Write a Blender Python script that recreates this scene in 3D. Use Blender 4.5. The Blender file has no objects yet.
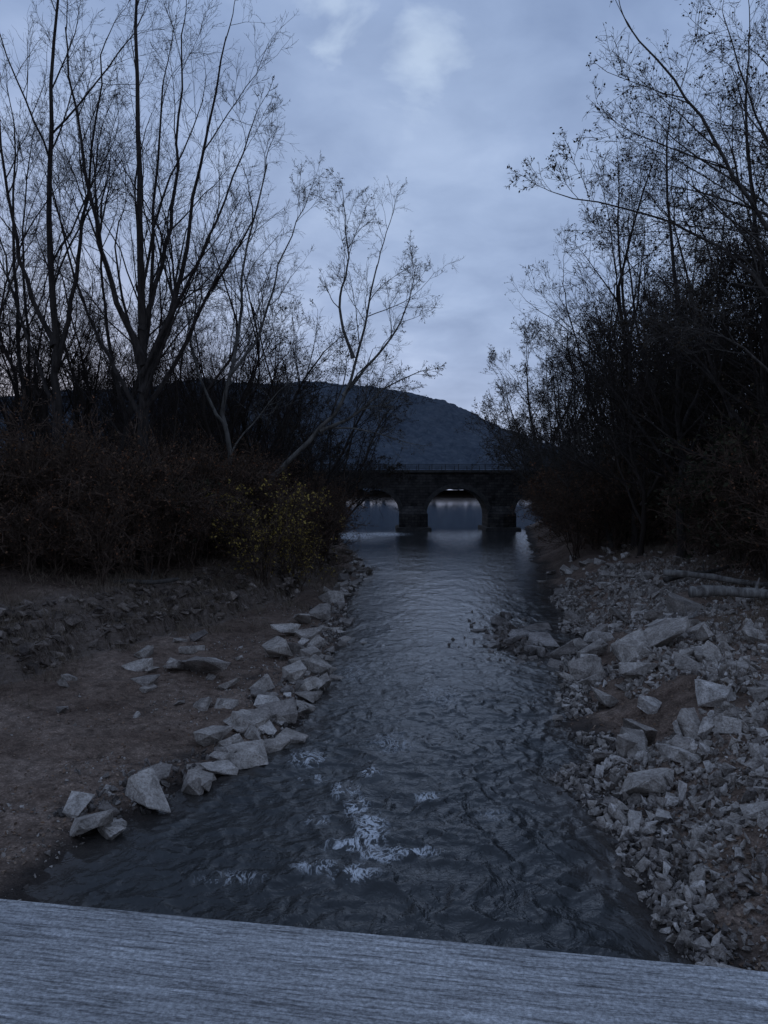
import bpy, bmesh, math, numpy as np
from mathutils import Vector
C=bpy.context; D=bpy.data
scene=C.scene
R0=np.random.default_rng(7)
scene.view_settings.view_transform='Standard'
scene.view_settings.look='None'
scene.view_settings.exposure=0

# ------------------------------------------------------------ helpers
def link(o,parent=None):
    scene.collection.objects.link(o)
    if parent: o.parent=parent
    return o
def empty(name,parent=None):
    e=D.objects.new(name,None); e.empty_display_size=0.3
    return link(e,parent)
def mesh_from(name,V,F,mi=None,mats=(),smooth=False,attrs=None):
    if not isinstance(F,list): F=[F]
    F=[np.asarray(f,dtype=np.int32) for f in F if len(f)]
    me=D.meshes.new(name)
    V=np.asarray(V,dtype=np.float32)
    me.vertices.add(len(V)); me.vertices.foreach_set('co',V.ravel())
    loops=np.concatenate([f.ravel() for f in F])
    cnt=np.concatenate([np.full(len(f),f.shape[1],dtype=np.int32) for f in F])
    st=np.concatenate([[0],np.cumsum(cnt)[:-1]]).astype(np.int32)
    me.loops.add(len(loops)); me.loops.foreach_set('vertex_index',loops)
    me.polygons.add(len(cnt)); me.polygons.foreach_set('loop_start',st)
    if mi is not None: me.polygons.foreach_set('material_index',np.asarray(mi,dtype=np.int32))
    me.polygons.foreach_set('use_smooth',np.full(len(cnt),smooth))
    for m in mats: me.materials.append(m)
    if attrs:
        for k,a in attrs.items():
            at=me.attributes.new(k,'FLOAT','POINT'); at.data.foreach_set('value',np.asarray(a,dtype=np.float32))
    me.update(calc_edges=True)
    return me
def obj(name,me,parent=None,loc=(0,0,0),rot=(0,0,0),sc=(1,1,1)):
    o=D.objects.new(name,me); o.location=loc; o.rotation_euler=rot; o.scale=sc
    return link(o,parent)
def box(name,x0,x1,y0,y1,z0,z1,mat,parent=None,bevel=0):
    bm=bmesh.new(); bmesh.ops.create_cube(bm,size=1)
    for v in bm.verts:
        v.co=Vector(((x0+x1)/2+v.co.x*(x1-x0),(y0+y1)/2+v.co.y*(y1-y0),(z0+z1)/2+v.co.z*(z1-z0)))
    if bevel: bmesh.ops.bevel(bm,geom=bm.edges[:],offset=bevel,segments=2,affect='EDGES')
    me=D.meshes.new(name); bm.to_mesh(me); bm.free(); me.materials.append(mat)
    return obj(name,me,parent)
def sm(t): t=np.clip(t,0,1); return t*t*(3-2*t)
def h2(ix,iy,s):
    n=(ix.astype(np.int64)*374761393+iy.astype(np.int64)*668265263+s*974634777)&0xFFFFFFFF
    n=((n^(n>>13))*1274126177)&0xFFFFFFFF
    n=n^(n>>16)
    return (n&0xFFFFFF)/float(0xFFFFFF)
def vn(x,y,s=0):
    x=np.asarray(x,float);y=np.asarray(y,float)
    ix=np.floor(x);iy=np.floor(y);fx=x-ix;fy=y-iy
    fx=fx*fx*fx*(fx*(fx*6-15)+10);fy=fy*fy*fy*(fy*(fy*6-15)+10)
    a=h2(ix,iy,s);b=h2(ix+1,iy,s);c=h2(ix,iy+1,s);d=h2(ix+1,iy+1,s)
    return (a*(1-fx)+b*fx)*(1-fy)+(c*(1-fx)+d*fx)*fy
def fbm(x,y,s=0,o=4,g=0.5):
    t=0;a=1;n=0
    for i in range(o):
        ca,sa=math.cos(0.6*i),math.sin(0.6*i)
        t=t+a*(vn((x*ca-y*sa)*2**i,(x*sa+y*ca)*2**i,s+i*13)-0.5); n+=a; a*=g
    return t/n*2

# ------------------------------------------------------------ terrain functions
LY=[-40,5,11.7,13.7,14.7,16.8,19.3,25,32,38,48,60,87,126,400]
LX=[-5.8,-5.6,-5.4,-5.0,-4.2,-3.5,-2.3,-1.9,-1.6,-1.9,-2.0,-1.4,-4.2,-8.0,-12]
RY=[-40,5,10,12,14,16,19,24,30,43,60,87,137,400]
RX=[4.2,4.0,3.9,3.6,3.9,4.2,4.7,5.4,7.1,9.6,11.6,16,24,30]
def eL(y): return np.interp(y,LY,LX)+0.6*fbm(np.asarray(y)*0.6,np.zeros_like(y)+3.3,5,4,.6)
def eR(y): return np.interp(y,RY,RX)+0.95*fbm(np.asarray(y)*0.5,np.zeros_like(y)+8.3,6,4,.65)
def dl(y): return np.interp(y,[5,15,25,33,40,55,130],[12.5,11,8.6,5.5,3.3,2.4,2.4])
def H(x,y):
    x=np.asarray(x,float);y=np.asarray(y,float)
    a=eL(y)-x; b=x-eR(y)
    riv=np.minimum(-a,-b)
    z=-0.7*sm(riv/2.2)
    L=dl(y)+1.0*fbm(x*0.35,y*0.35,21,4)
    s=a/np.maximum(L,0.1)
    up=(a-L)+.45*fbm(x*1.4,y*1.4,23,5,.65)
    step=0.60*sm(up/0.22)+0.40*sm((up-1.0)/0.25)+0.34*sm((up-2.1)/0.3)
    zl=0.05+0.12*sm(a/0.5)+0.35*np.clip(s,0,1)+step+0.9*sm((up-1.8)/6)
    zl=zl+np.clip(a-16,0,None)*0.13*sm((y+20)/40)
    zl=np.minimum(zl,13)
    zr=0.02+0.10*sm(b/1.0)+1.25*sm((b-0.5)/3.4)+0.6*sm((b-3.5)/5)+0.8*sm((b-7)/5)
    zr=zr+np.clip(b-14,0,None)*0.10
    zr=np.minimum(zr,14)
    n=0.22*fbm(x*0.28,y*0.28,1,4)+0.13*fbm(x*1.3,y*1.3,2,5,0.65)
    z=np.where(a>0,zl+n*sm(a/1.5),z)
    z=np.where(b>0,zr+n*sm(b/1.5),z)
    g=np.exp(-(((x-5.3)/1.5)**2+((y-31.5)/5.0)**2)**2)
    z=np.where((a<=0)&(b<=0),np.maximum(z,-0.7+0.82*g+0.05*fbm(x*2,y*2,3,3)),z)
    w=sm((y-132)/18)
    z=z*(1-w)-3*w
    far=sm((y-640)/60)
    z=z*(1-far)+6*far
    return z
def Hs(x,y): return float(H(np.array([x]),np.array([y]))[0])

# ------------------------------------------------------------ materials
def mat(name,rough=0.9,spec=0.3):
    m=D.materials.new(name); m.use_nodes=True
    nt=m.node_tree; b=nt.nodes['Principled BSDF']
    b.inputs['Roughness'].default_value=rough
    b.inputs['Specular IOR Level'].default_value=spec
    return m,nt,b
def N(nt,t,**k):
    n=nt.nodes.new(t)
    for a,v in k.items(): setattr(n,a,v)
    return n
def ramp(nt,fac,stops):
    r=nt.nodes.new('ShaderNodeValToRGB'); e=r.color_ramp.elements
    while len(e)<len(stops): e.new(0.5)
    for el,(p,c) in zip(e,stops):
        el.position=p; el.color=(*c,1)
    nt.links.new(fac,r.inputs[0]); return r.outputs[0]
def mix(nt,f,a,b,mode='MIX'):
    m=nt.nodes.new('ShaderNodeMix'); m.data_type='RGBA'; m.blend_type=mode
    for sock,v in ((m.inputs[0],f),(m.inputs[6],a),(m.inputs[7],b)):
        if isinstance(v,bpy.types.NodeSocket): nt.links.new(v,sock)
        elif isinstance(v,(int,float)): sock.default_value=v
        else: sock.default_value=(*v,1)
    return m.outputs[2]
def math_(nt,op,a,b_=None):
    n=nt.nodes.new('ShaderNodeMath'); n.operation=op
    for s,v in ((n.inputs[0],a),(n.inputs[1],b_)):
        if v is None: continue
        if isinstance(v,bpy.types.NodeSocket): nt.links.new(v,s)
        else: s.default_value=v
    return n.outputs[0]
def bump(nt,h,b,strength=0.5,dist=0.05,prev=None):
    n=nt.nodes.new('ShaderNodeBump'); n.inputs['Distance'].default_value=dist
    if isinstance(strength,bpy.types.NodeSocket): nt.links.new(strength,n.inputs['Strength'])
    else: n.inputs['Strength'].default_value=strength
    nt.links.new(h,n.inputs['Height'])
    if prev: nt.links.new(prev,n.inputs['Normal'])
    if b: nt.links.new(n.outputs[0],b.inputs['Normal'])
    return n.outputs[0]
def noise(nt,vec,scale,detail=5,rough=0.6,dist=0):
    n=N(nt,'ShaderNodeTexNoise'); n.inputs['Scale'].default_value=scale; n.inputs['Detail'].default_value=detail
    n.inputs['Roughness'].default_value=rough; n.inputs['Distortion'].default_value=dist
    nt.links.new(vec,n.inputs['Vector']); return n.outputs[0]
def coord(nt,scale=None):
    t=nt.nodes.new('ShaderNodeTexCoord'); o=t.outputs['Object']
    if scale:
        m=nt.nodes.new('ShaderNodeMapping'); m.inputs['Scale'].default_value=scale
        nt.links.new(o,m.inputs[0]); o=m.outputs[0]
    return o
def attr(nt,name):
    a=nt.nodes.new('ShaderNodeAttribute'); a.attribute_name=name; return a.outputs['Fac']

# ground
M_ground,nt,b=mat('bank_soil',0.95,0.2)
c=coord(nt)
n1=noise(nt,c,0.45,5,0.65); n2=noise(nt,c,3.5,5,0.7); n3=noise(nt,c,22,3,0.7)
base=ramp(nt,n1,[(0.3,(0.13,0.090,0.068)),(0.5,(0.225,0.166,0.130)),(0.7,(0.33,0.258,0.210))])
fine=ramp(nt,n2,[(0.3,(0.38,0.35,0.33)),(0.7,(1.38,1.33,1.29))])
col=mix(nt,1.0,base,fine,'MULTIPLY')
vo=N(nt,'ShaderNodeTexVoronoi'); vo.inputs['Scale'].default_value=21; nt.links.new(c,vo.inputs['Vector'])
peb=ramp(nt,vo.outputs['Distance'],[(0.12,(1.5,1.5,1.5)),(0.38,(0.9,0.9,0.9)),(0.7,(0.5,0.47,0.45))])
col=mix(nt,n2,col,mix(nt,1.0,col,peb,'MULTIPLY'))
col=mix(nt,attr(nt,'duff'),col,mix(nt,n3,(0.034,0.023,0.017),(0.13,0.086,0.064)))
col=mix(nt,attr(nt,'strata'),col,mix(nt,noise(nt,coord(nt,(1,1,5)),3.5,5,.75),(0.0,0.0,0.0),(0.36,0.282,0.232)))
col=mix(nt,attr(nt,'wet'),col,(0.030,0.025,0.022))
nt.links.new(col,b.inputs['Base Color'])
p=bump(nt,n2,None,1.0,0.18); p=bump(nt,vo.outputs['Distance'],None,0.5,0.03,p); bump(nt,n3,b,0.6,0.03,p)

def rockmat(name,dark,light):
    m,nt,b=mat(name,0.85,0.3)
    c=coord(nt); n1=noise(nt,c,2.6,5,0.7); n2=noise(nt,c,18,4,0.7)
    base=ramp(nt,n1,[(0.36,dark),(0.62,light)])
    t=ramp(nt,attr(nt,'tint'),[(0,(0.34,0.31,0.30)),(0.4,(0.74,0.69,0.65)),(0.8,(1.05,1.0,0.95)),(1,(1.35,1.32,1.30))])
    col=mix(nt,1.0,base,t,'MULTIPLY')
    sp=ramp(nt,n2,[(0.35,(0.5,0.47,0.44)),(0.58,(1.12,1.12,1.12))])
    col=mix(nt,0.8,col,sp,'MULTIPLY')
    nt.links.new(col,b.inputs['Base Color'])
    p=bump(nt,n1,None,0.8,0.16); bump(nt,n2,b,0.8,0.04,p)
    return m
M_rock=rockmat('limestone',(0.26,0.237,0.215),(0.51,0.475,0.44))
M_bar=rockmat('wet_limestone',(0.13,0.117,0.107),(0.30,0.275,0.257))

def bark(name,d,l,sc=6):
    m,nt,b=mat(name,0.95,0.15)
    c=coord(nt,(1,1,0.25)); n1=noise(nt,c,sc,4,0.7)
    nt.links.new(ramp(nt,n1,[(0.35,d),(0.65,l)]),b.inputs['Base Color'])
    bump(nt,n1,b,0.7,0.04); return m
def plain(name,col):
    m,nt,b=mat(name,1.0,0.0); b.inputs['Base Color'].default_value=(*col,1)
    ob=N(nt,'ShaderNodeNewGeometry')
    nt.links.new(ramp(nt,ob.outputs['Random Per Island'],[(0,tuple(x*.5 for x in col)),(1,tuple(x*1.5 for x in col))]),b.inputs['Base Color'])
    return m
M_bark=bark('dark_bark',(0.020,0.016,0.014),(0.055,0.045,0.039))
M_bark2=bark('grey_bark',(0.042,0.035,0.031),(0.10,0.088,0.077))
M_wood1=plain('woodland_bark',(0.034,0.027,0.023))
M_twig=plain('brush_bark',(0.085,0.060,0.046))
M_syc=bark('sycamore_bark',(0.04,0.034,0.029),(0.19,0.175,0.155),2.0)
M_timber=bark('weathered_log',(0.08,0.068,0.06),(0.26,0.24,0.215),5)
def leafmat(name,cs):
    m,nt,b=mat(name,0.9,0.1)
    oi=N(nt,'ShaderNodeNewGeometry')
    nt.links.new(ramp(nt,oi.outputs['Random Per Island'],[(i/(len(cs)-1),c) for i,c in enumerate(cs)]),b.inputs['Base Color'])
    return m
M_leaf=leafmat('withered_leaf',[(0.022,0.016,0.01),(0.05,0.034,0.022),(0.034,0.03,0.018),(0.07,0.045,0.027)])
M_leafb=leafmat('brown_leaf',[(0.06,0.037,0.025),(0.15,0.083,0.047),(0.08,0.055,0.037),(0.25,0.105,0.052)])
M_leafy=leafmat('yellow_leaf',[(0.15,0.112,0.035),(0.36,0.26,0.06),(0.24,0.17,0.05),(0.46,0.32,0.08)])
M_leafg=leafmat('dark_green_leaf',[(0.020,0.020,0.012),(0.036,0.038,0.022),(0.055,0.046,0.026)])
M_litter=leafmat('leaf_litter',[(0.06,0.038,0.026),(0.15,0.09,0.058),(0.23,0.15,0.10),(0.10,0.07,0.052),(0.30,0.215,0.155)])
M_weed=leafmat('dry_grass',[(0.08,0.06,0.043),(0.22,0.17,0.125),(0.14,0.105,0.075)])

# ------------------------------------------------------------ ground sheet
def axis(a0,a1,step,lo,hi,g):
    core=list(np.arange(a0,a1,step)); s=step;p=core[-1]
    up=[]
    while p<hi: s*=g;p+=s;up.append(p)
    s=step;p=core[0];dn=[]
    while p>lo: s*=g;p-=s;dn.append(p)
    return np.array(dn[::-1]+core+up)
def grid(xs,ys):
    X,Y=np.meshgrid(xs,ys); nx=len(xs);ny=len(ys)
    i=np.arange(nx*ny).reshape(ny,nx)
    F=np.stack([i[:-1,:-1],i[:-1,1:],i[1:,1:],i[1:,:-1]],-1).reshape(-1,4)
    return X.ravel(),Y.ravel(),F
X,Y,F=grid(axis(-14,15,0.08,-3000,3000,1.045),axis(8.5,38,0.08,-400,4000,1.03))
Z=H(X,Y)
a=eL(Y)-X; bb=X-eR(Y)
wet=(1-sm((Z-0.03+0.10*fbm(X*1.5,Y*1.5,44,4))/0.20))*0.9
L=dl(Y)+1.0*fbm(X*0.35,Y*0.35,21,4)
duff=np.where(a>0,sm((a-L-2.8+2*fbm(X*.5,Y*.5,9,3))/3.5),np.where(bb>0,sm((bb-6+2*fbm(X*.5,Y*.5,9,3))/4),0))*0.9
duff=np.maximum(duff,np.where(a>0,sm((Y-26)/14)*.35,sm((Y-40)/20)*.6))
duff=np.maximum(duff,sm((Y-600)/10))
strata=np.where(a>0,sm((a-L+.5)/.3)*(1-sm((a-L-3.0)/1.4)),0)*.85
obj('ground',mesh_from('ground',np.stack([X,Y,Z],1),F,mats=[M_ground],smooth=True,attrs={'wet':wet,'duff':duff,'strata':strata}))

# ------------------------------------------------------------ water
M_water,nt,b=mat('stream_water',0.07,0.5)
b.inputs['IOR'].default_value=1.33
c=coord(nt,(1,0.8,1))
n1=noise(nt,c,1.6,4,0.6,0.6); n2=noise(nt,c,6,4,0.65,0.4); n3=noise(nt,c,0.35,3,0.5)
fn=noise(nt,coord(nt,(1.2,0.6,1)),2.6,6,0.70,1.0)
fr=math_(nt,'SUBTRACT',1.0,math_(nt,'MULTIPLY',math_(nt,'ABSOLUTE',math_(nt,'SUBTRACT',fn,.5)),13.0))
fn2=noise(nt,coord(nt),14,4,.7,.5)
fr=math_(nt,'MULTIPLY',math_(nt,'MAXIMUM',fr,0.0),math_(nt,'ADD',.35,fn2))
fmul=math_(nt,'MULTIPLY',attr(nt,'foam'),fr)
fm=ramp(nt,fmul,[(0.30,(0,0,0)),(0.90,(.9,.9,.9))])
wc=mix(nt,n3,(0.016,0.018,0.019),(0.044,0.044,0.042))
wc=mix(nt,attr(nt,'shallow'),wc,(0.055,0.045,0.038))
nt.links.new(mix(nt,fm,wc,(0.64,0.65,0.66)),b.inputs['Base Color'])
rr=mix(nt,fm,(0.06,)*3,(0.7,)*3); nt.links.new(rr,b.inputs['Roughness'])
ch=attr(nt,'chop')
p=bump(nt,n1,None,math_(nt,'MULTIPLY',ch,.75),0.12); bump(nt,n2,b,math_(nt,'MULTIPLY',ch,.55),0.04,p)
X,Y,F=grid(axis(-6,7,0.05,-3000,3000,1.05),axis(9,26,0.05,-400,3500,1.02))
damp=sm((140-Y)/100)*sm((X+30)/10)*sm((40-X)/10)
wx=X+0.35*fbm(X*.8,Y*.8,71,2); wy=Y+0.35*fbm(X*.8,Y*.8,72,2)
rid=1-np.abs(fbm(wx*1.5+wy*0.35,wy*1.25,61,3))*2
rid2=1-np.abs(fbm(wx*3.4-wy*0.9,wy*2.9,64,2))*2
fast=(0.5+0.5*sm((26-Y)/8))*(.65+.6*vn(X*.45,Y*.22,66))
Z=damp*fast*(0.08*fbm(X*.7,Y*.6,60,3)+0.052*(rid**3)+0.022*rid2)
foam=np.zeros_like(X)
for fx,fy,rx,ry,w in [(-.78,15.7,.34,.6,1.3),(-.5,14.8,.30,.7,1.3),(-.22,13.8,.32,.9,1.5),(-.5,13.1,.6,.35,1.3),(-.1,12.7,.4,.3,1.4),(.45,12.9,.6,.22,1.3),(.85,15.3,.35,.3,1.2),
                      (-1.7,17.6,.5,.7,1.15),(-1.5,16.4,.4,.4,1.1),(-.3,16.6,.3,.35,1.2),(-2.3,12.1,.8,.35,.8),(-1.2,14.2,.35,.35,.95),(2.0,14.5,.5,.5,.7),(.2,18.6,.8,1.2,.8),(1.6,23,1,2,.7),(-1,26,.8,2.2,.7),(-4,70,3,3,.9),(-5,104,4,10,1.7),(0,108,4,6,1.4),(-.45,12.1,.45,.3,1.3),(-1.1,12.4,.5,.3,1.1)]:
    foam=np.maximum(foam,w*np.exp(-((X-fx)/rx)**2-((Y-fy)/ry)**2))
Z=Z+0.04*foam*(Y<30)
ed=np.minimum(X-eL(Y),eR(Y)-X)
shallow=(1-sm((ed+.3*fbm(X,Y,91,3))/1.3))*.8
shallow=np.maximum(shallow,.7*np.exp(-(((X-5.3)/2.2)**2+((Y-31.5)/6.5)**2)))
chop=1-sm((Y-100)/32)
chop=chop*(.55+.45*sm((40-Y)/20))
obj('river_water',mesh_from('river_water',np.stack([X,Y,Z],1),F,mats=[M_water],smooth=True,attrs={'foam':foam,'shallow':shallow,'chop':chop}))

# ------------------------------------------------------------ rocks
def hullrock(seed,n=14,flat=0.55,bev=0.05,chip=True):
    r=np.random.default_rng(seed); bm=bmesh.new()
    P=r.uniform(-1,1,(n,3)); P=np.sign(P)*np.abs(P)**0.6
    P*=np.array([1,r.uniform(.5,.95),flat*r.uniform(.6,1.25)])*0.5
    P[:,2]+=P[:,0]*r.uniform(-.3,.3)*flat
    for q in P: bm.verts.new(q)
    res=bmesh.ops.convex_hull(bm,input=bm.verts[:])
    junk=[g for g in res['geom_interior'] if isinstance(g,bmesh.types.BMVert)]
    bmesh.ops.delete(bm,geom=junk,context='VERTS')
    bmesh.ops.dissolve_limit(bm,angle_limit=math.radians(12),verts=bm.verts[:],edges=bm.edges[:])
    if bev:
        bmesh.ops.bevel(bm,geom=bm.edges[:],offset=bev*0.4,segments=1,affect='EDGES')
        bmesh.ops.triangulate(bm,faces=bm.faces[:])
        bmesh.ops.subdivide_edges(bm,edges=bm.edges[:],cuts=1)
        bm.verts.index_update()
        for v in bm.verts: v.co+=Vector(r.normal(0,.008,3))
    bmesh.ops.triangulate(bm,faces=bm.faces[:])
    bm.verts.index_update()
    V=np.array([v.co[:] for v in bm.verts]); Fc=np.array([[v.index for v in f.verts] for f in bm.faces])
    bm.free(); return V,Fc
BIG=[hullrock(i,14,0.42,0.035) for i in range(24)]
BLK=[hullrock(40+i,15,0.50,0.04) for i in range(10)]
SML=[hullrock(100+i,9,0.6,0) for i in range(14)]
def rotm(rx,ry,rz):
    cx,sx,cy,sy,cz,sz=math.cos(rx),math.sin(rx),math.cos(ry),math.sin(ry),math.cos(rz),math.sin(rz)
    return np.array([[cz,-sz,0],[sz,cz,0],[0,0,1]])@np.array([[cy,0,sy],[0,1,0],[-sy,0,cy]])@np.array([[1,0,0],[0,cx,-sx],[0,sx,cx]])
def rockfield(name,items,lib,m=M_rock,rng=R0,tilt=0.3,sink=0.12,parent=None,tmin=0):
    VV=[];FF=[];T=[];o=0
    xy=np.array([(i[0],i[1]) for i in items]); zz=np.maximum(H(xy[:,0],xy[:,1]),-0.12)
    for (x,y,s,*dz),z in zip(items,zz):
        V,Fc=lib[rng.integers(len(lib))]
        M=rotm(rng.normal(0,tilt),rng.normal(0,tilt),rng.uniform(0,6.28))
        W=(V*s*np.array([1,1,rng.uniform(.8,1.25)]))@M.T
        zlift=-W[:,2].min()-sink*s+(dz[0] if dz else 0)
        VV.append(W+np.array([x,y,z+zlift])); FF.append(Fc+o); o+=len(V); T.append(np.full(len(V),tmin+(1-tmin)*rng.uniform()))
    return obj(name,mesh_from(name,np.concatenate(VV),np.concatenate(FF),mats=[m],attrs={'tint':np.concatenate(T)}),parent)
frontL=[(-5.15,13.8,1.15),(-4.72,13.75,.7),(-4.4,14.8,1.05),(-4.0,15.4,1.0),(-3.75,15.9,.8),(-3.45,16.6,.8),(-3.1,17.3,1.25),(-2.55,18.2,1.0),(-2.2,19.0,.8)]
heroL=[(-3.85,18.2,.9),(-3.4,19.3,1.1),(-2.7,20.2,1.15),(-3.1,20.8,.8),(-2.35,21.4,1.0),(-3.6,17.2,.5),(-4.6,15.9,.45),(-2.2,22.6,.9),(-2.1,23.4,.8),(-2.1,25.6,.9),
 (-4.2,20.8,.7),(-3.6,22.8,1.1),(-2.6,24.2,1.1),(-5.6,24.3,1.7),(-4.6,23.0,.9),(-3.8,27.0,1.3),(-8.1,26.6,1.0),(-7.6,24.6,.9),(-7.0,23.1,1.0),(-6.4,24.8,1.1),(-2.9,30.6,1.2),(-2.7,35.4,1.3),(-2.7,41,1.4),(-3.8,30.8,1.1),(-3.5,34,1.1),(-3.1,27.9,1.0),(-2.4,27,1),(-2.0,33,.9),(-1.5,25.0,.5),(-.9,31,.5),(-1.2,27.5,.4)]
heroR=[(5.1,15.2,1.2),(5.5,17.1,1.2),(5.9,15.7,.9),(8.6,24.0,1.6),(7.6,24.2,1.3),(6.3,24.8,1.2),(11.3,29.6,1.8),(7.7,18.6,1.1),(6.9,15.9,.9),(6.1,12.8,.6),(7.2,22.3,1.1),(8.2,21.4,1.0),(6.6,19.8,.9),(5.9,21.5,.9),(9.4,26.6,1.2),(7.3,27.6,1.1),(8.3,30.5,1.1),(9.7,33,1.1),(6.9,13.9,.5),(10.0,22.7,.9),(9.1,20.3,.9),(8.6,17.8,.7)]
bar=[(6.1,30.4,1.4),(4.8,27.4,1.2),(5.4,32.2,1.4),(6.4,28.6,1.2),(4.4,32.3,1.0),(6.1,37.4,1.4),(4.1,30.6,.9),(5.4,28.9,1.1),(5.2,35.6,1.0),(6.6,34,1.3),(5.8,26.9,1.0),(4.0,33.8,.8),(6.8,31.3,.9),(5.1,30.6,.8),(3.9,29.2,.5)]
gb=empty('gravel_bar'); rockfield('bar_rocks',bar,BIG,M_bar,tilt=.25,parent=gb,tmin=.5)
rockfield('limestone_boulders',frontL,BIG,rng=np.random.default_rng(77),tilt=.15,sink=.05,tmin=.3)
rockfield('limestone_boulders',heroL,BIG,tilt=.2,tmin=.3,sink=.08)
rockfield('limestone_boulders',heroR,BIG+BLK[:4],tilt=.3,tmin=.4)
def band(n,side,y0,y1,off,spread,smin,smax,pw=2.2,clump=0.0):
    out=[]
    while len(out)<n:
        m=n*3
        y=y0+(y1-y0)*R0.uniform(size=m)**1.25
        d=R0.normal(off,spread,m); d=np.abs(d)
        x=np.where(side,eR(y)+d-.15,eL(y)-d+.1)
        ok=vn(x*0.8,y*0.5,33)>clump*R0.uniform(0.4,1.2,m) if clump else np.ones(m,bool)
        s=smin+(smax-smin)*R0.uniform(size=m)**pw
        out.extend(zip(x[ok],y[ok],s[ok]))
    return out[:n]
rockfield('riprap_stones',band(130,1,9,17,3.4,1.8,.2,.6,1.9,.3),BIG,tilt=.4,tmin=.2)
rockfield('riprap_stones',band(230,1,16,60,3.4,2.2,.25,.95,1.7,.3),BIG,tilt=.4,tmin=.2)
rockfield('riprap_stones',band(150,0,14,70,.45,.4,.25,.85,1.5,.2),BIG,tilt=.3,tmin=.1)
rockfield('riprap_stones',band(20,0,20,29,4.6,1.6,.25,.85,1.5,.5),BIG,tilt=.3)
rockfield('river_gravel',band(12000,1,8.5,48,3.2,2.3,.06,.32,2.2,.35),SML,tilt=.8,tmin=.15)
rockfield('river_gravel',band(4000,1,8.5,17,3.2,1.7,.04,.20,2.0,0),SML,tilt=.8,tmin=.15)
rockfield('river_gravel',band(3000,1,8.5,30,.6,.8,.04,.18,2.0,.3),SML,M_bar,tilt=.8)
rockfield('river_gravel',band(3600,0,9,45,1.2,2.6,.02,.11,2.8,.5),SML,tilt=.8)
rockfield('river_gravel',band(1500,0,14,45,.5,.5,.05,.22,2.2,.3),SML,M_bar,tilt=.8)
rockfield('bar_gravel',[(R0.normal(5.3,1.0),R0.normal(31.5,3.2),.08+.3*R0.uniform()**2) for _ in range(600)],SML,M_bar,tilt=.6,parent=gb)
def ledge_pts(m,ups,sp):
    yy=R0.uniform(13,62,m); up=R0.choice(ups,m)+R0.normal(0,sp,m)
    xx=eL(yy)-dl(yy)-up
    for _ in range(4): xx=eL(yy)-(dl(yy)+1.0*fbm(xx*.35,yy*.35,21,4))-up
    return xx,yy
SLAB=[hullrock(500+i,12,0.36,0) for i in range(8)]
M_ledge=rockmat('ledge_shale',(0.10,0.080,0.067),(0.31,0.262,0.226))
xx,yy=ledge_pts(3200,[.15,1.15,2.3],.16)
rockfield('ledge_stones',list(zip(xx,yy,.10+.55*R0.uniform(size=3200)**2.4)),SLAB,M_ledge,tilt=.3,sink=.12)

# ------------------------------------------------------------ leaf litter / weeds
def cards(P,size,flat=0.35,asp=.6):
    n=len(P); s=R0.uniform(.5,1,n)*size
    az=R0.uniform(0,6.283,n); u=np.stack([np.cos(az),np.sin(az),R0.normal(0,flat,n)],1); u/=np.linalg.norm(u,axis=1)[:,None]
    w=np.cross(u,np.stack([R0.normal(0,flat,n),R0.normal(0,flat,n),np.ones(n)],1)); w/=np.linalg.norm(w,axis=1)[:,None]
    s=s[:,None]
    V=np.stack([P-u*s,P+w*s*asp-u*s*.1,P+u*s,P-w*s*asp-u*s*.1],1).reshape(-1,3)
    return V,np.arange(4*n).reshape(-1,4)
n=44000
y=8.5+60*R0.uniform(size=n)**1.5
left=R0.uniform(size=n)<.65
d=R0.exponential(6.5,n)+.2
d=np.where(left,np.where(R0.uniform(size=n)<.7,dl(y)+R0.exponential(4,n),d),d)
x=np.where(left,eL(y)-d,eR(y)+d)
P=np.stack([x,y,H(x,y)+.02],1)
V,Fq=cards(P,.05)
obj('leaf_litter',mesh_from('leaf_litter',V,Fq,mats=[M_litter]))
# dry grass tufts and hanging roots along the ledge
n=30000
ty=R0.uniform(13,75,n//30); ts=R0.uniform(size=n//30)<.8
tx=np.where(ts,eL(ty)-dl(ty)-R0.normal(1.8,1.8,n//30),eR(ty)+7+R0.normal(0,1.6,n//30))
bx=np.repeat(tx,30)+R0.normal(0,.24,n); by=np.repeat(ty,30)+R0.normal(0,.24,n)
hh=R0.uniform(.1,.5,len(bx)); az=R0.uniform(0,6.28,len(bx)); bz=H(bx,by)-.02
w=.004+0.0002*by
B=np.stack([bx,by,bz],1); side=np.stack([np.cos(az),np.sin(az),0*az],1)*w[:,None]
ln=R0.normal(0,.22,(len(bx),2)); top=B+np.stack([ln[:,0],ln[:,1],hh],1)
V1=np.stack([B-side,B+side,top+side*.3,top-side*.3],1).reshape(-1,3)
rx_,ry_=ledge_pts(7000,[.25,1.25],.12)
rz_=H(rx_,ry_)+.03
wv=(.004+.0003*ry_)[:,None]*np.array([[.8,-.6,0]])
T0=np.stack([rx_,ry_,rz_],1); B0=T0+np.stack([R0.uniform(.1,.35,7000),R0.normal(-.1,.12,7000),-R0.uniform(.15,.6,7000)],1)
V2=np.stack([T0-wv,T0+wv,B0+wv*.4,B0-wv*.4],1).reshape(-1,3)
V=np.concatenate([V1,V2])
obj('dry_grass',mesh_from('dry_grass',V,np.arange(len(V)).reshape(-1,4),mats=[M_weed]))

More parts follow.
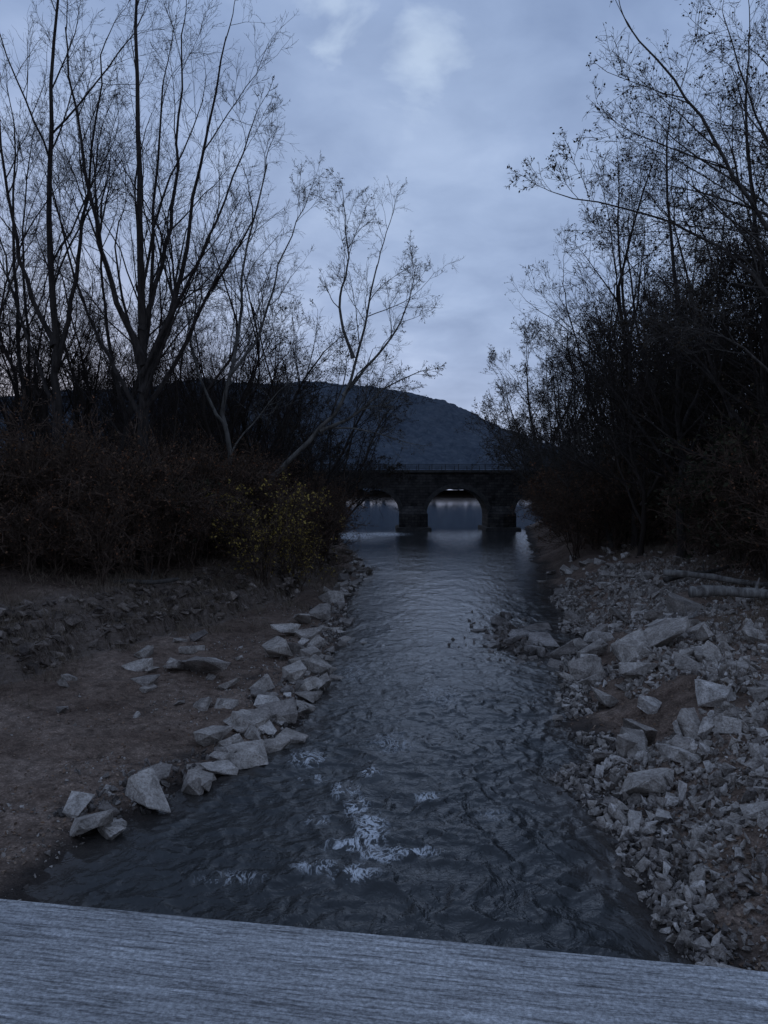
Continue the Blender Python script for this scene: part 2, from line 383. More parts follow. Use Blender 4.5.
# ------------------------------------------------------------ trees
def tubes(P,R,sides):
    Nn,K,_=P.shape
    T=np.gradient(P,axis=1); T/=np.linalg.norm(T,axis=2,keepdims=True)+1e-9
    ch=P[:,-1]-P[:,0]; ch/=np.linalg.norm(ch,axis=1,keepdims=True)+1e-9
    ref=np.where(np.abs(ch[:,2:3])<.8,np.array([[0,0,1.]]),np.array([[1.,0,0]]))
    U=np.cross(T,ref[:,None,:]); U/=np.linalg.norm(U,axis=2,keepdims=True)+1e-9
    W=np.cross(T,U)
    ang=np.arange(sides)*2*math.pi/sides
    V=P[:,:,None,:]+R[:,:,None,None]*(np.cos(ang)[None,None,:,None]*U[:,:,None,:]+np.sin(ang)[None,None,:,None]*W[:,:,None,:])
    idx=np.arange(Nn*K*sides).reshape(Nn,K,sides)
    nx=np.roll(idx,-1,axis=2)
    Fq=np.stack([idx[:,:-1],nx[:,:-1],nx[:,1:],idx[:,1:]],-1).reshape(-1,4)
    return V.reshape(-1,3),Fq
def interp_curve(ctrl,K,rng,wob):
    ctrl=np.array(ctrl,float); n=len(ctrl)
    t=np.linspace(0,n-1,K); i=np.clip(t.astype(int),0,n-2); f=(t-i)[:,None]
    g=lambda k: ctrl[np.clip(k,0,n-1)]
    p0,p1,p2,p3=g(i-1),g(i),g(i+1),g(i+2)
    P=0.5*((2*p1)+(-p0+p2)*f+(2*p0-5*p1+4*p2-p3)*f*f+(-p0+3*p1-3*p2+p3)*f**3)
    P[1:]+=rng.normal(0,wob,(K-1,3))*[1,1,.3]
    return P
def children(rng,P,R,L,n,t0,t1,ang,ratio,K,wig,up,rr=.65,minr=.006,tip=True):
    Nn=len(P);Kp=P.shape[1]
    t=rng.uniform(t0,t1,(Nn,n))
    if tip: t[:,0]=.985
    pid=np.repeat(np.arange(Nn),n); t=t.ravel()
    f=t*(Kp-1); i=np.clip(f.astype(int),0,Kp-2); f=(f-i)
    p=P[pid,i]*(1-f)[:,None]+P[pid,i+1]*f[:,None]
    r=R[pid,i]*(1-f)+R[pid,i+1]*f
    T=P[pid,i+1]-P[pid,i]; T/=np.linalg.norm(T,axis=1,keepdims=True)+1e-9
    q=rng.normal(size=T.shape); q-=T*(q*T).sum(1,keepdims=True); q/=np.linalg.norm(q,axis=1,keepdims=True)
    a=np.radians(rng.normal(ang,ang*.25,len(t)))
    if tip: a=np.where(np.arange(len(t))%n==0,a*.3,a)
    d=np.cos(a)[:,None]*T+np.sin(a)[:,None]*q; d[:,2]+=up; d/=np.linalg.norm(d,axis=1,keepdims=True)
    ln=L[pid]*ratio*(1.2-.65*t)*rng.uniform(.6,1.25,len(t))
    r0=np.maximum(np.minimum(r*rr*rng.uniform(.7,1.05,len(t)),ln*.028),minr)
    if tip: r0=np.where(np.arange(len(t))%n==0,np.maximum(r*.95,minr),r0)
    Q=np.zeros((len(t),K,3)); Q[:,0]=p
    for k in range(1,K):
        d=d+rng.normal(0,wig,d.shape); d[:,2]+=up*.35; d/=np.linalg.norm(d,axis=1,keepdims=True)
        Q[:,k]=Q[:,k-1]+d*(ln/(K-1))[:,None]
    tt=np.linspace(0,1,K)[None,:]
    RR=np.maximum(r0[:,None]*(1-.75*tt),minr*.8)
    return Q,RR,ln
def tree_arrays(seed,ctrls,leaf=0.0,lsize=.06,a1=38,l1=.5,t01=.35,counts=(8,7,5),ratios=(.5,.48,.5),up=.10,wig=.12,minr=.006,wob=.05,KS=(9,6,4,3)):
    rng=np.random.default_rng(seed)
    VV=[];FF=[];MI=[];o=0
    def add(V,Fq,m=0):
        nonlocal o
        VV.append(V);FF.append(Fq+o);MI.append(np.full(len(Fq),m));o+=len(V)
    tips=[]
    for ct,rr0,nn in ctrls:
        K=16;P=interp_curve(ct,K,rng,wob)[None]
        tt=np.linspace(0,1,K)
        R=(rr0*(1-.82*tt)*(1+.45*np.exp(-tt*18)))[None]
        L=np.array([np.linalg.norm(np.diff(P[0],axis=0),axis=1).sum()])
        add(*tubes(P,R,9))
        A=children(rng,P,R,L,nn,t01,.97,a1,l1,KS[0],wig*.55,up,.55,.012)
        add(*tubes(*A[:2],5))
        B=children(rng,*A,counts[0],.2,.97,40,ratios[0],KS[1],wig*.9,up*.8,.6,.009)
        add(*tubes(*B[:2],3))
        Cc=children(rng,*B,counts[1],.15,.97,40,ratios[1],KS[2],wig*1.2,up*.5,.6,minr)
        add(*tubes(*Cc[:2],3))
        last=Cc
        if len(counts)>2:
            E=children(rng,*Cc,counts[2],.1,.97,40,ratios[2],KS[3],wig*1.4,up*.3,.7,minr*.85)
            add(*tubes(*E[:2],3)); last=E
        tips.append(last[0][:,1:].reshape(-1,3))
    if leaf>0:
        T=np.concatenate(tips); k=int(len(T)*leaf); T=T[rng.integers(0,len(T),k)]+rng.normal(0,.05,(k,3))
        V,Fq=cards(T,lsize,1.0); add(V,Fq,1)
    return np.concatenate(VV).astype(np.float32),np.concatenate(FF).astype(np.int32),np.concatenate(MI)
def tree_mesh(name,seed,ctrls,barkm,leafm,*a,**k):
    if a: k['leaf']=a[0]
    V,F,MI=tree_arrays(seed,ctrls,**k)
    return mesh_from(name,V,F,MI,[barkm,leafm])
def place(name,me,x,y,rz=0,s=1,parent=None,dz=-.15):
    return obj(name,me,parent,(x,y,Hs(x,y)+dz),(0,0,rz),(s,s,s))

mA=tree_mesh('bare_tree',11,[([(0,0,0),(.1,0,5),(.0,.1,9),(.1,0,14),(-.2,.3,20),(-.1,0,26)],.30,9),
   ([(0,0,8.2),(1.3,.3,12),(2.4,.3,17),(3.9,0,24)],.16,8),([(.1,0,9.5),(-1.2,-.3,13),(-2.4,0,18),(-3.4,.2,24.5)],.16,8),
   ([(0,0,11),(.9,1,15),(1.3,1.6,20),(1.5,2,26)],.13,7),([(0,0,7),(-1.6,.3,10),(-3.3,1,13.5),(-4.6,1,19)],.12,7),([(0,0,9),(1.7,-.5,12),(3.6,-1,15.5),(5.4,-1,20)],.11,7)],M_bark,M_leaf,.003,a1=30,l1=.38,t01=.3,up=.09,counts=(8,6,5),wig=.17)
place('bare_tree',mA,-10.9,36)
mB=tree_mesh('bare_tree',12,[([(0,0,0),(.1,0,6),(.0,0,10),(-.2,.1,16),(-.1,.3,22),(.3,0,27)],.24,9),
   ([(0,0,9),(1.0,0,13),(1.5,.4,18),(2.5,0,24)],.13,8),([(0,0,10),(-1.3,0,13),(-2.2,0,18),(-2.8,.2,23)],.13,8),([(0,0,7),(-1.3,.3,10),(-2.6,1,13.5),(-3.6,1,18)],.10,7)],M_bark,M_leaf,.003,a1=30,l1=.36,t01=.35,up=.09,counts=(8,6,5),wig=.16)
place('bare_tree',mB,-15.2,37)
mC=tree_mesh('bare_tree',13,[([(0,0,0),(.3,0,4),(1.1,0,8),(1.9,.1,12),(2.2,.3,18),(2.8,0,24)],.21,10),
   ([(.9,0,7),(-.1,0,11),(-.6,.4,16),(-.9,0,22)],.12,9)],M_bark,M_leaf,.003,a1=32,l1=.34,t01=.3,up=.09,counts=(8,6,5),wig=.16)
place('bare_tree',mC,-14.0,41); place('bare_tree',mC,-19.5,44,2.2,1.0)
mD=tree_mesh('sycamore_tree',14,[([(0,0,0),(-.2,0,3),(.1,0,6),(-.2,0,9),(.7,.1,13),(.9,.3,17),(2.3,0,22.5)],.20,9),
   ([(-.1,0,7.6),(-1.5,0,10),(-2.4,.4,14),(-2.9,0,18.5)],.10,8),([(.1,0,10.5),(1.9,0,13),(3.0,.4,17),(4.6,0,20.5)],.10,8)],M_syc,M_leaf,.012,a1=34,l1=.34,t01=.3,up=.06,wig=.2)
place('sycamore_tree',mD,-9.0,46)
mE=tree_mesh('sycamore_tree',15,[([(0,0,0),(.3,0,2.5),(1.8,0,5),(4.4,0,7.6),(6.0,.1,9.6),(7.0,0,13),(8.0,.3,17.5)],.22,9),
   ([(4.6,0,7.7),(6.6,0,8.6),(8.4,.4,10.2),(10.6,0,11.3)],.11,10),([(6.0,0,9.8),(7.8,0,12),(9.4,.4,14.2),(10.2,0,17)],.10,9),([(6.6,0,12),(5.8,0,15),(6.3,.4,18),(6.0,0,21.5)],.10,9)],M_syc,M_leaf,.05,lsize=.07,a1=38,l1=.36,t01=.3,up=.05,wig=.2)
place('sycamore_tree',mE,-8.4,47)
mF=tree_mesh('leaning_tree',16,[([(0,0,0),(.3,0,2),(1.2,-.2,5),(2.9,-.3,8),(4.3,0,11),(6,0,13)],.22,12),
   ([(.3,0,1.5),(.5,.3,5),(1.6,.3,9),(2.3,.2,13)],.15,10),([(.2,0,1.5),(2.2,0,3.6),(4.2,.4,5.2),(6.4,0,6.2)],.12,10)],M_bark,M_leaf,.15,lsize=.09,a1=42,l1=.42,t01=.2,up=.04,wig=.18,counts=(8,6,4),minr=.010)
place('leaning_tree',mF,-6.2,66); place('leaning_tree',mF,-5.0,82,.5,1.15); place('leaning_tree',mF,-9.5,56,-.4,1.0)
mG=tree_mesh('sycamore_tree',17,[([(0,0,0),(-.2,0,4),(-.6,0,8),(-.6,0,12),(-1.6,.1,17),(-1.4,.3,23)],.25,10),
   ([(-.5,0,8.5),(-2.8,0,11.2),(-5.4,.4,13.0),(-9.4,0,13.8)],.085,15),([(-.6,0,10),(-3.2,-.5,13.5),(-5.4,-.8,16.6),(-7.6,-1,19.2)],.09,14),([(-.6,0,12),(.6,2,15),(1.4,4,18),(1.6,5,22)],.10,9),([(-.5,0,6),(-2.5,-1,7.6),(-4.6,-1.4,8.9),(-6.6,-2,9.0)],.065,10)],M_bark2,M_leaf,.12,lsize=.065,a1=40,l1=.36,t01=.2,up=.03,wig=.2)
place('sycamore_tree',mG,15.2,27)
mH=tree_mesh('bare_tree',18,[([(0,0,0),(0,0,4),(-.4,0,8),(-.4,0,12),(-1.0,.1,17),(-1.2,.3,22)],.22,12),
   ([(-.2,0,5.5),(-2.2,0,8.2),(-3.4,.4,12.4),(-4.6,0,17)],.12,11),([(-.2,0,7),(1.8,0,10),(3,0,14),(3.4,0,19)],.11,10)],M_bark,M_leaf,.15,lsize=.07,a1=40,l1=.40,t01=.15,up=.05,counts=(8,6,5),wig=.16)
place('bare_tree',mH,17.0,35); place('bare_tree',mH,17.2,46,.6,1.1); place('bare_tree',mH,18.0,57,-.3,1.15); place('bare_tree',mH,21,41,1.4,1.1)
mI=tree_mesh('riverbank_tree',19,[([(0,0,0),(-.8,0,3),(-2,0,6),(-3,.1,10),(-3.4,.3,15)],.22,12),
   ([(-.5,0,2),(-2.8,0,4.2),(-5,.4,6.4),(-7,0,9)],.13,12),([(0,0,1),(.6,.5,5),(0,1,10),(-.6,1,16)],.15,11),([(-1,0,3),(-2,1.5,6),(-4,2,10),(-5,2,14)],.11,10)],M_bark2,M_leaf,.2,lsize=.09,a1=42,l1=.42,t01=.15,up=.05,wig=.18,counts=(8,6,4),minr=.012)
place('riverbank_tree',mI,19.5,74); place('riverbank_tree',mI,20,92,.5,1.25); place('riverbank_tree',mI,17.2,60,-.5,.9); place('riverbank_tree',mI,24,108,.2,1.45)

gen=[]
for k in range(5):
    r=np.random.default_rng(200+k); j=lambda s: r.normal(0,s)
    gen.append(tree_arrays(300+k,[([(0,0,0),(j(.4),j(.4),5),(j(.7),j(.7),10),(j(.9),j(.9),15),(j(1.2),j(1.2),21)],.13+.08*r.uniform(),13),
      ([(0,0,6.5),(j(.6)+.8,j(.6),10),(j(.8)+1.6,j(.8),14),(j(.8)+2.2,j(.8),19)],.09,10)],.03,a1=34,l1=.34,t01=.18,up=.08,counts=(6,5,3),minr=.012,wig=.17,KS=(7,4,3,2)))
genR=[]
for k in range(4):
    r=np.random.default_rng(240+k); j=lambda s: r.normal(0,s)
    genR.append(tree_arrays(340+k,[([(0,0,0),(j(.3),j(.3),4),(j(.6),j(.6),8),(j(.9),j(.9),12),(j(1.2),j(1.2),18)],.18,14),
      ([(0,0,3.5),(j(.8)-1.4,j(.8),7),(j(1)-2.6,j(1),11),(j(1)-3,j(1),15)],.11,12)],.8,lsize=.10,a1=42,l1=.4,t01=.10,up=.05,counts=(7,5,3),minr=.013,wig=.18,KS=(7,4,3,2)))
def shrub(seed,h,leaf,ls,stems=7,spread=.5,arr=True):
    r=np.random.default_rng(seed); cs=[]
    for i in range(stems):
        az=r.uniform(0,6.28); q=spread*h*r.uniform(.3,1)
        dx,dy=math.cos(az)*q,math.sin(az)*q
        cs.append(([(dx*.1,dy*.1,0),(dx*.35,dy*.35,h*.4),(dx*.7,dy*.7,h*.75),(dx*1.1,dy*1.1,h*r.uniform(.75,1.05))],.03,9))
    return tree_arrays(seed,cs,leaf=leaf,lsize=ls,a1=48,l1=.5,t01=.06,up=.03,counts=(7,5),minr=.009,wob=.06,wig=.25,KS=(5,4,2))
S1=[shrub(400+k,3.6,.6,.055) for k in range(4)]
S2=[shrub(410+k,3.2,1.0,.085) for k in range(2)]
S3=shrub(420,3.6,.8,.075,8,.6)
mY=mesh_from('yellow_leaved_shrub',*S3[:2],S3[2],[M_twig,M_leafy])
place('yellow_leaved_shrub',mY,-6.1,39.5,0,1.15); place('yellow_leaved_shrub',mY,-4.7,42.5,1.3,.9)

rng=np.random.default_rng(5)
placed=[]
class Mass:
    def __init__(s,name,mats): s.name=name;s.mats=mats;s.V=[];s.F=[];s.M=[];s.o=0
    def add(s,arr,x,y,rz,sc,mo=0,dz=-.15):
        V,F,MI=arr; c_,s_=math.cos(rz),math.sin(rz)
        W=np.empty_like(V); W[:,0]=(V[:,0]*c_-V[:,1]*s_)*sc+x; W[:,1]=(V[:,0]*s_+V[:,1]*c_)*sc+y; W[:,2]=V[:,2]*sc+Hs(x,y)+dz
        s.V.append(W);s.F.append(F+s.o);s.M.append(MI+mo);s.o+=len(V)
    def build(s): return obj(s.name,mesh_from(s.name,np.concatenate(s.V),np.concatenate(s.F),np.concatenate(s.M),s.mats))
def scatter(mass,n,fx,fy,lib,smin,smax,mind,mo=0,keep=None):
    c=0;tr=0
    while c<n and tr<n*40:
        tr+=1
        y=fy(); x=fx(y)
        if keep and keep(x,y): continue
        if any((x-a)**2+(y-b)**2<mind*mind for a,b in placed): continue
        placed.append((x,y)); c+=1
        mass.add(lib[rng.integers(len(lib))],x,y,rng.uniform(0,6.28),rng.uniform(smin,smax),mo)
EL=lambda y: float(np.interp(y,LY,LX)); ER=lambda y: float(np.interp(y,RY,RX))
W1=Mass('woodland',[M_wood1,M_leaf])
scatter(W1,56,lambda y:EL(y)-dl(y)-rng.uniform(5,30),lambda:rng.uniform(40,78),gen,.5,.95,1.9)
scatter(W1,50,lambda y:EL(y)-rng.uniform(4,36),lambda:rng.uniform(64,126),gen+genR,.6,.95,2.2)
scatter(W1,6,lambda y:EL(y)-rng.uniform(16,26),lambda:rng.uniform(24,40),gen,.7,1.0,2.5)
scatter(W1,26,lambda y:ER(y)+rng.uniform(8,22),lambda:rng.uniform(30,56),genR+genR+gen,.8,1.2,2.0)
scatter(W1,56,lambda y:ER(y)+rng.uniform(4.5,30),lambda:rng.uniform(50,126),genR+gen,.85,1.4,2.3)
W1.build()
placed=[]
# keep a clearing in front of the yellow shrubs
clr=lambda x,y: (y<43.5 and -8.0<x*40.0/y<-3.0)
W2=Mass('undergrowth',[M_twig,M_leafb,M_twig,M_leafg])
scatter(W2,95,lambda y:EL(y)-dl(y)-rng.uniform(3.2,13),lambda:rng.uniform(30,60),S1,.7,1.5,.9,0,clr)
scatter(W2,14,lambda y:EL(y)-dl(y)-rng.uniform(4,16),lambda:rng.uniform(34,60),S2,.8,1.3,1.0,2,clr)
scatter(W2,50,lambda y:EL(y)-rng.uniform(2.5,12),lambda:rng.uniform(52,124),S1+S2,.9,1.8,1.3,0)
scatter(W2,34,lambda y:ER(y)+rng.uniform(8,17),lambda:rng.uniform(26,58),S1,.8,1.5,1.0,0)
scatter(W2,36,lambda y:ER(y)+rng.uniform(8.5,17),lambda:rng.uniform(30,58),S2,1.0,1.8,1.0,2)
scatter(W2,50,lambda y:ER(y)+rng.uniform(2.5,11),lambda:rng.uniform(55,124),S1+S2,.9,1.8,1.3,0)
W2.build()

# fallen logs
def log(x,y,l,r,rz,ry,m,dz=0):
    P=interp_curve([(-l/2,0,0),(-l/6,.08,.05),(l/6,-.07,0),(l/2,.05,.07)],14,R0,.02)[None]
    V,Fq=tubes(P,(np.linspace(r,r*.65,14)*R0.uniform(.88,1.12,14))[None],12)
    e=empty('fallen_log'); e.location=(x,y,Hs(x,y)+r*.8+dz); e.rotation_euler=(0,ry,rz)
    me=mesh_from('trunk',V,Fq,mats=[m],smooth=True)
    bm=bmesh.new(); bm.from_mesh(me); bmesh.ops.holes_fill(bm,edges=bm.edges[:],sides=20); bm.to_mesh(me); bm.free()
    obj('trunk',me,e)
    P=np.array([[(0,0,0),(.1,.15,.3),(.2,.2,.55)]],float)+[l*.1,0,0]
    V,Fq=tubes(P,np.array([[r*.35,r*.25,r*.1]]),7); obj('branch_stub',mesh_from('branch_stub',V,Fq,mats=[m]),e)
log(12.9,28.4,3.8,.22,-.05,.02,M_timber,.32); log(14.4,33.5,5,.15,-.45,.08,M_timber,.3); log(-10,33,3,.12,.5,.0,M_bark2,.1)
log(15.0,38,4,.14,.4,-.1,M_bark2,.2); log(10.4,27.4,1.8,.07,.7,-.1,M_timber,.12)

# ------------------------------------------------------------ stone arch bridge
M_stone,nt,b=mat('bridge_masonry',0.9,0.2)
c=coord(nt); mp=N(nt,'ShaderNodeMapping'); mp.inputs['Rotation'].default_value=(math.radians(90),0,0); nt.links.new(c,mp.inputs[0])
bt=N(nt,'ShaderNodeTexBrick'); bt.inputs['Scale'].default_value=1.0
bt.inputs['Brick Width'].default_value=.9; bt.inputs['Row Height'].default_value=.4; bt.inputs['Mortar Size'].default_value=.025
bt.inputs['Color1'].default_value=(.035,.031,.028,1); bt.inputs['Color2'].default_value=(.07,.063,.057,1); bt.inputs['Mortar'].default_value=(.016,.015,.014,1)
nt.links.new(mp.outputs[0],bt.inputs['Vector'])
nn=noise(nt,c,.8,6,.7)
nt.links.new(mix(nt,1.0,bt.outputs[0],ramp(nt,nn,[(.35,(.35,.34,.35)),(.65,(1.15,1.12,1.1))]),'MULTIPLY'),b.inputs['Base Color'])
bump(nt,bt.outputs[0],b,.6,.06)
M_ring,nt,b=mat('bridge_ringstone',0.9,0.2)
nt.links.new(ramp(nt,noise(nt,coord(nt),1.5,5,.7),[(.3,(.03,.027,.025)),(.7,(.075,.068,.062))]),b.inputs['Base Color'])
M_steel,nt,b=mat('railing_steel',0.6,0.4); b.inputs['Base Color'].default_value=(.02,.02,.021,1)
br=empty('stone_arch_bridge')
yf,yb=120.,127.; top=8.6; span=9.2; pit=13.2; cx0=11.; spz=2.2; rise=4.1; zb=-2.
V=[];Fq=[]
def quad(*p):
    i=len(V); V.extend(p); Fq.append([i,i+1,i+2,i+3])
x0=cx0-pit*6-pit/2; xend=cx0+pit*6+pit/2
RV=[];RF=[]
for k in range(-6,7):
    cx=cx0+k*pit; n=28
    th=np.linspace(math.pi,0,n+1)
    ax=cx+span/2*np.cos(th); az=spz+rise*np.sin(th)
    pl=cx-pit/2; pr=cx+pit/2
    for (a0,a1) in ((pl,cx-span/2),(cx+span/2,pr)):
        quad((a0,yf,zb),(a1,yf,zb),(a1,yf,top),(a0,yf,top)); quad((a1,yb,zb),(a0,yb,zb),(a0,yb,top),(a1,yb,top))
    for xx in (cx-span/2,cx+span/2):
        quad((xx,yf,zb),(xx,yb,zb),(xx,yb,spz),(xx,yf,spz))
    for i in range(n):
        quad((ax[i],yf,az[i]),(ax[i+1],yf,az[i+1]),(ax[i+1],yf,top),(ax[i],yf,top))
        quad((ax[i+1],yb,az[i+1]),(ax[i],yb,az[i]),(ax[i],yb,top),(ax[i+1],yb,top))
        quad((ax[i],yf,az[i]),(ax[i],yb,az[i]),(ax[i+1],yb,az[i+1]),(ax[i+1],yf,az[i+1]))
        o=.65
        bx=cx+(span/2+o)*np.cos(th); bz=spz+(rise+o)*np.sin(th)
        j=len(RV); yy=yf-.10 if i%2 else yf-.07
        RV.extend([(ax[i],yy,az[i]),(ax[i+1],yy,az[i+1]),(bx[i+1],yy,bz[i+1]),(bx[i],yy,bz[i]),(ax[i],yf+.01,az[i]),(ax[i+1],yf+.01,az[i+1]),(bx[i+1],yf+.01,bz[i+1]),(bx[i],yf+.01,bz[i])])
        RF.extend([[j,j+1,j+2,j+3],[j+3,j+2,j+6,j+7],[j,j+4,j+5,j+1],[j+1,j+5,j+6,j+2],[j,j+3,j+7,j+4]])
quad((x0,yf,top),(xend,yf,top),(xend,yb,top),(x0,yb,top))
obj('arch_wall',mesh_from('arch_wall',V,np.array(Fq),mats=[M_stone]),br)
obj('arch_rings',mesh_from('arch_rings',RV,np.array(RF),mats=[M_ring]),br)
box('cornice',x0,xend,yf-.35,yb+.35,top+.003,top+.4,M_ring,br,.05)
for k in range(-6,6):
    px=cx0+(k+.5)*pit; w=(pit-span)/2
    v=[(px-w-.15,yf-.003,-2),(px-w-.15,yf-1.1,-2),(px,yf-2.6,-2),(px+w+.15,yf-1.1,-2),(px+w+.15,yf-.003,-2)]
    t=[(a,b_,2.4) for a,b_,_ in v]; ap=[(px-w*.7,yf-.003,3.6),(px-w*.7,yf-.3,3.6),(px,yf-.8,3.6),(px+w*.7,yf-.3,3.6),(px+w*.7,yf-.003,3.6)]
    VV=v+t+ap; FF=[]
    for l in (0,5):
        for i in range(4): FF.append([l+i,l+i+1,l+i+6,l+i+5])
    FF2=[[10,11,12],[10,12,14],[12,13,14]]
    obj('pier_cutwater',mesh_from('pier_cutwater',VV,[np.array(FF),np.array(FF2)],mats=[M_stone]),br)
    box('pier_footing',px-w-.6,px+w+.6,yf-2.9,yb+.6,-2,.45,M_ring,br,.1)
for yy in (yf-.1,yb+.1):
    for zz in (top+.85,top+1.25): box('handrail',x0,xend,yy-.04,yy+.04,zz-.04,zz+.04,M_steel,br)
    xp=x0
    V=[];Fc=[]
    while xp<xend:
        bv=[(xp-.05,yy-.05),(xp+.05,yy-.05),(xp+.05,yy+.05),(xp-.05,yy+.05)]
        j=len(V); V.extend([(a,b_,top+.4) for a,b_ in bv]+[(a,b_,top+1.3) for a,b_ in bv])
        Fc.extend([[j,j+1,j+5,j+4],[j+1,j+2,j+6,j+5],[j+2,j+3,j+7,j+6],[j+3,j,j+4,j+7]]); xp+=2
    obj('rail_posts',mesh_from('rail_posts',V,np.array(Fc),mats=[M_steel]),br)

# ------------------------------------------------------------ wooded ridge beyond the river
M_hill,nt,b=mat('haze_tinted_forest',1,0.0)
c=coord(nt); n1=noise(nt,c,.02,5,.7); n2=noise(nt,c,.13,4,.75)
nt.links.new(mix(nt,.5,ramp(nt,n1,[(.38,(.050,.062,.080)),(.62,(.075,.088,.106))]),ramp(nt,n2,[(.38,(.034,.044,.060)),(.62,(.092,.104,.120))])),b.inputs['Base Color'])  # distance haze painted into the forest colour as a paler, bluish tint
X,Y,F=grid(np.concatenate([np.linspace(-1200,-310,80),np.linspace(-300,300,420),np.linspace(310,1200,60)]),np.concatenate([np.linspace(650,1090,110),np.linspace(1094,1200,30),np.linspace(1220,1600,12)]))
prof=np.interp(X,[-1200,-800,-500,-300,-170,-60,22,77,115,150,190,240,320,500,1200],[84,104,128,142,148,145,136,121,103,84,66,50,36,26,24])
t=(Y-650)/460
n_=fbm(X*.012,Y*.012,80,4)
can=vn(X*.14,Y*.14,83)+.7*vn(X*.31,Y*.31,84)
Z=prof*sm(t)*np.where(t>1,1-.2*(t-1),1)+8*n_*sm(t*2)+3.5*can+4
obj('wooded_ridge',mesh_from('wooded_ridge',np.stack([X,Y,Z],1),F,mats=[M_hill],smooth=False))

# ------------------------------------------------------------ footbridge with wooden railing (where the camera stands)
M_wood,nt,b=mat('weathered_wood',0.85,0.25)
c=coord(nt,(3.2,55,55)); g1=noise(nt,c,3.0,8,.8,.7)
cB=coord(nt,(14,200,200)); g4=noise(nt,cB,2.0,4,.7,.3)
c2=coord(nt,(2.5,8,8)); g2=noise(nt,c2,2,4,.6,.3)
c3=coord(nt); g3=noise(nt,c3,300,3,.85)
col=ramp(nt,g1,[(.36,(.19,.182,.175)),(.46,(.48,.47,.46)),(.62,(.66,.65,.64))])
col=mix(nt,1.0,col,ramp(nt,g4,[(.36,(.50,.50,.50)),(.52,(1.06,1.06,1.06))]),'MULTIPLY')
col=mix(nt,1.0,col,ramp(nt,g2,[(.3,(.70,.70,.71)),(.7,(1.12,1.12,1.12))]),'MULTIPLY')
col=mix(nt,.75,col,ramp(nt,g3,[(.38,(.45,.45,.45)),(.62,(1.3,1.3,1.3))]),'MULTIPLY')
nt.links.new(col,b.inputs['Base Color']); p=bump(nt,g1,None,.9,.003); bump(nt,g4,b,.8,.002,p)
rail=empty('wooden_railing')
rail.location=(-.022,.5545,5.69); rail.rotation_euler=(0,0,math.atan2(-.091,.534))
box('top_rail',-4,4,-.20,0,-.045,0,M_wood,rail,.004)
for xx in (-3,-1.0,1.0,3):
    box('post',xx-.05,xx+.05,-.15,-.05,-1.35,-.046,M_wood,rail,.004)
for zz in (-.35,-.65,-.95):
    box('lower_rail',-4,4,-.049,-.01,zz-.07,zz+.07,M_wood,rail,.004)
deck=empty('footbridge_deck'); deck.location=(0,0,4.5); deck.rotation_euler=rail.rotation_euler
for i in range(12): box('plank',-12,12,.42-.16*(i+1)+.005,.42-.16*i,-.05,0,M_wood,deck,.003)
for yy in (.3,-1.3): box('girder',-12,12,yy-.1,yy+.1,-.5,-.053,M_steel,deck)

# ------------------------------------------------------------ world / sky
w=D.worlds.new('World'); scene.world=w; w.use_nodes=True; nt=w.node_tree
bg=nt.nodes['Background']; bg.inputs['Strength'].default_value=.1
sky=nt.nodes.new('ShaderNodeTexSky'); sky.sky_type='NISHITA'; sky.sun_disc=False
SE=math.radians(5); SR=math.radians(-25)
sky.sun_elevation=SE; sky.sun_rotation=SR
tc=nt.nodes.new('ShaderNodeTexCoord'); sp=nt.nodes.new('ShaderNodeSeparateXYZ'); nt.links.new(tc.outputs['Generated'],sp.inputs[0])
M=lambda op,a,b_=None: math_(nt,op,a,b_)
zc=M('ADD',M('MAXIMUM',sp.outputs[2],0.0),.24)
cb=nt.nodes.new('ShaderNodeCombineXYZ'); nt.links.new(M('DIVIDE',sp.outputs[0],zc),cb.inputs[0]); nt.links.new(M('DIVIDE',sp.outputs[1],zc),cb.inputs[1])
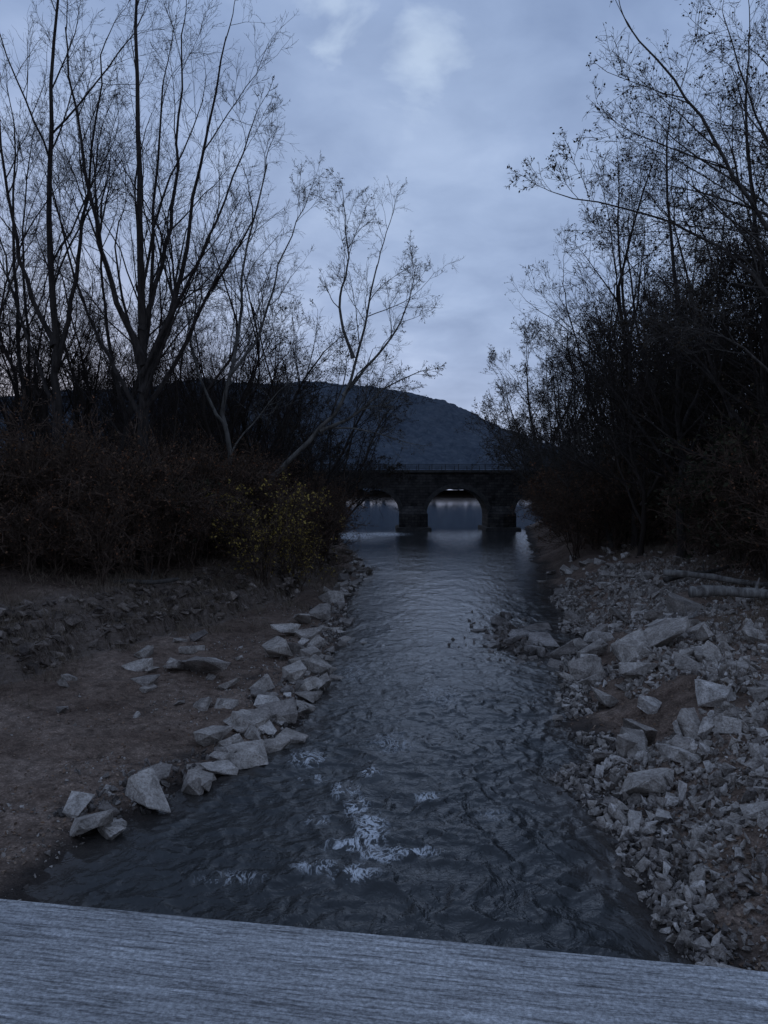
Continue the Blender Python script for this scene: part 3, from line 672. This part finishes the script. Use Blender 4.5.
n1=noise(nt,cb.outputs[0],1.9,4,.5,.4); n2=noise(nt,cb.outputs[0],5.5,5,.55,.3)
cl=ramp(nt,M('ADD',M('MULTIPLY',n1,.65),M('MULTIPLY',n2,.35)),[(.38,(2.55,3.55,5.8)),(.5,(3.1,4.25,6.75)),(.62,(3.9,5.15,7.8))])
hz=ramp(nt,sp.outputs[2],[(0.0,(1.3,1.17,1.08)),(.22,(1.14,1.09,1.05)),(.6,(.88,.89,.91))])
cl=mix(nt,1.0,cl,hz,'MULTIPLY')
def brk(d,r,amt,nz=.10):
    global cl
    vm=nt.nodes.new('ShaderNodeVectorMath'); vm.operation='DISTANCE'; nt.links.new(tc.outputs['Generated'],vm.inputs[0]); vm.inputs[1].default_value=d
    dd=M('ADD',vm.outputs['Value'],M('MULTIPLY',M('SUBTRACT',n2,.5),-nz))
    f=M('MULTIPLY',M('SUBTRACT',1.0,M('MINIMUM',M('DIVIDE',M('MAXIMUM',dd,0),r),1.0)),amt)
    cl=mix(nt,f,cl,(6.2,7.5,9.4))
brk(Vector((40,797,430)).normalized(),.045,.6,.22)
brk(Vector((-45,797,482)).normalized(),.032,.5,.22)
brk(Vector((50,797,350)).normalized(),.26,.18,.3)
fin=mix(nt,.93,sky.outputs[0],cl)
nt.links.new(fin,bg.inputs['Color'])
sl=D.lights.new('sun','SUN'); sl.energy=.12; sl.angle=math.radians(30); sl.color=(1,.93,.86)
so=D.objects.new('sun',sl); link(so)
dv=Vector((math.sin(SR)*math.cos(SE),math.cos(SR)*math.cos(SE),math.sin(SE)))
so.rotation_euler=dv.to_track_quat('Z','Y').to_euler()

# ------------------------------------------------------------ camera
cam=D.cameras.new('camera'); co=D.objects.new('camera',cam); link(co)
cam.sensor_fit='VERTICAL'; cam.sensor_height=36; cam.lens=28.02
cam.clip_start=.05; cam.clip_end=8000
co.location=(0,0,6); co.rotation_euler=(math.radians(90-1.58),0,0)
scene.camera=co
print('polys',sum(len(m.polygons) for m in D.meshes))
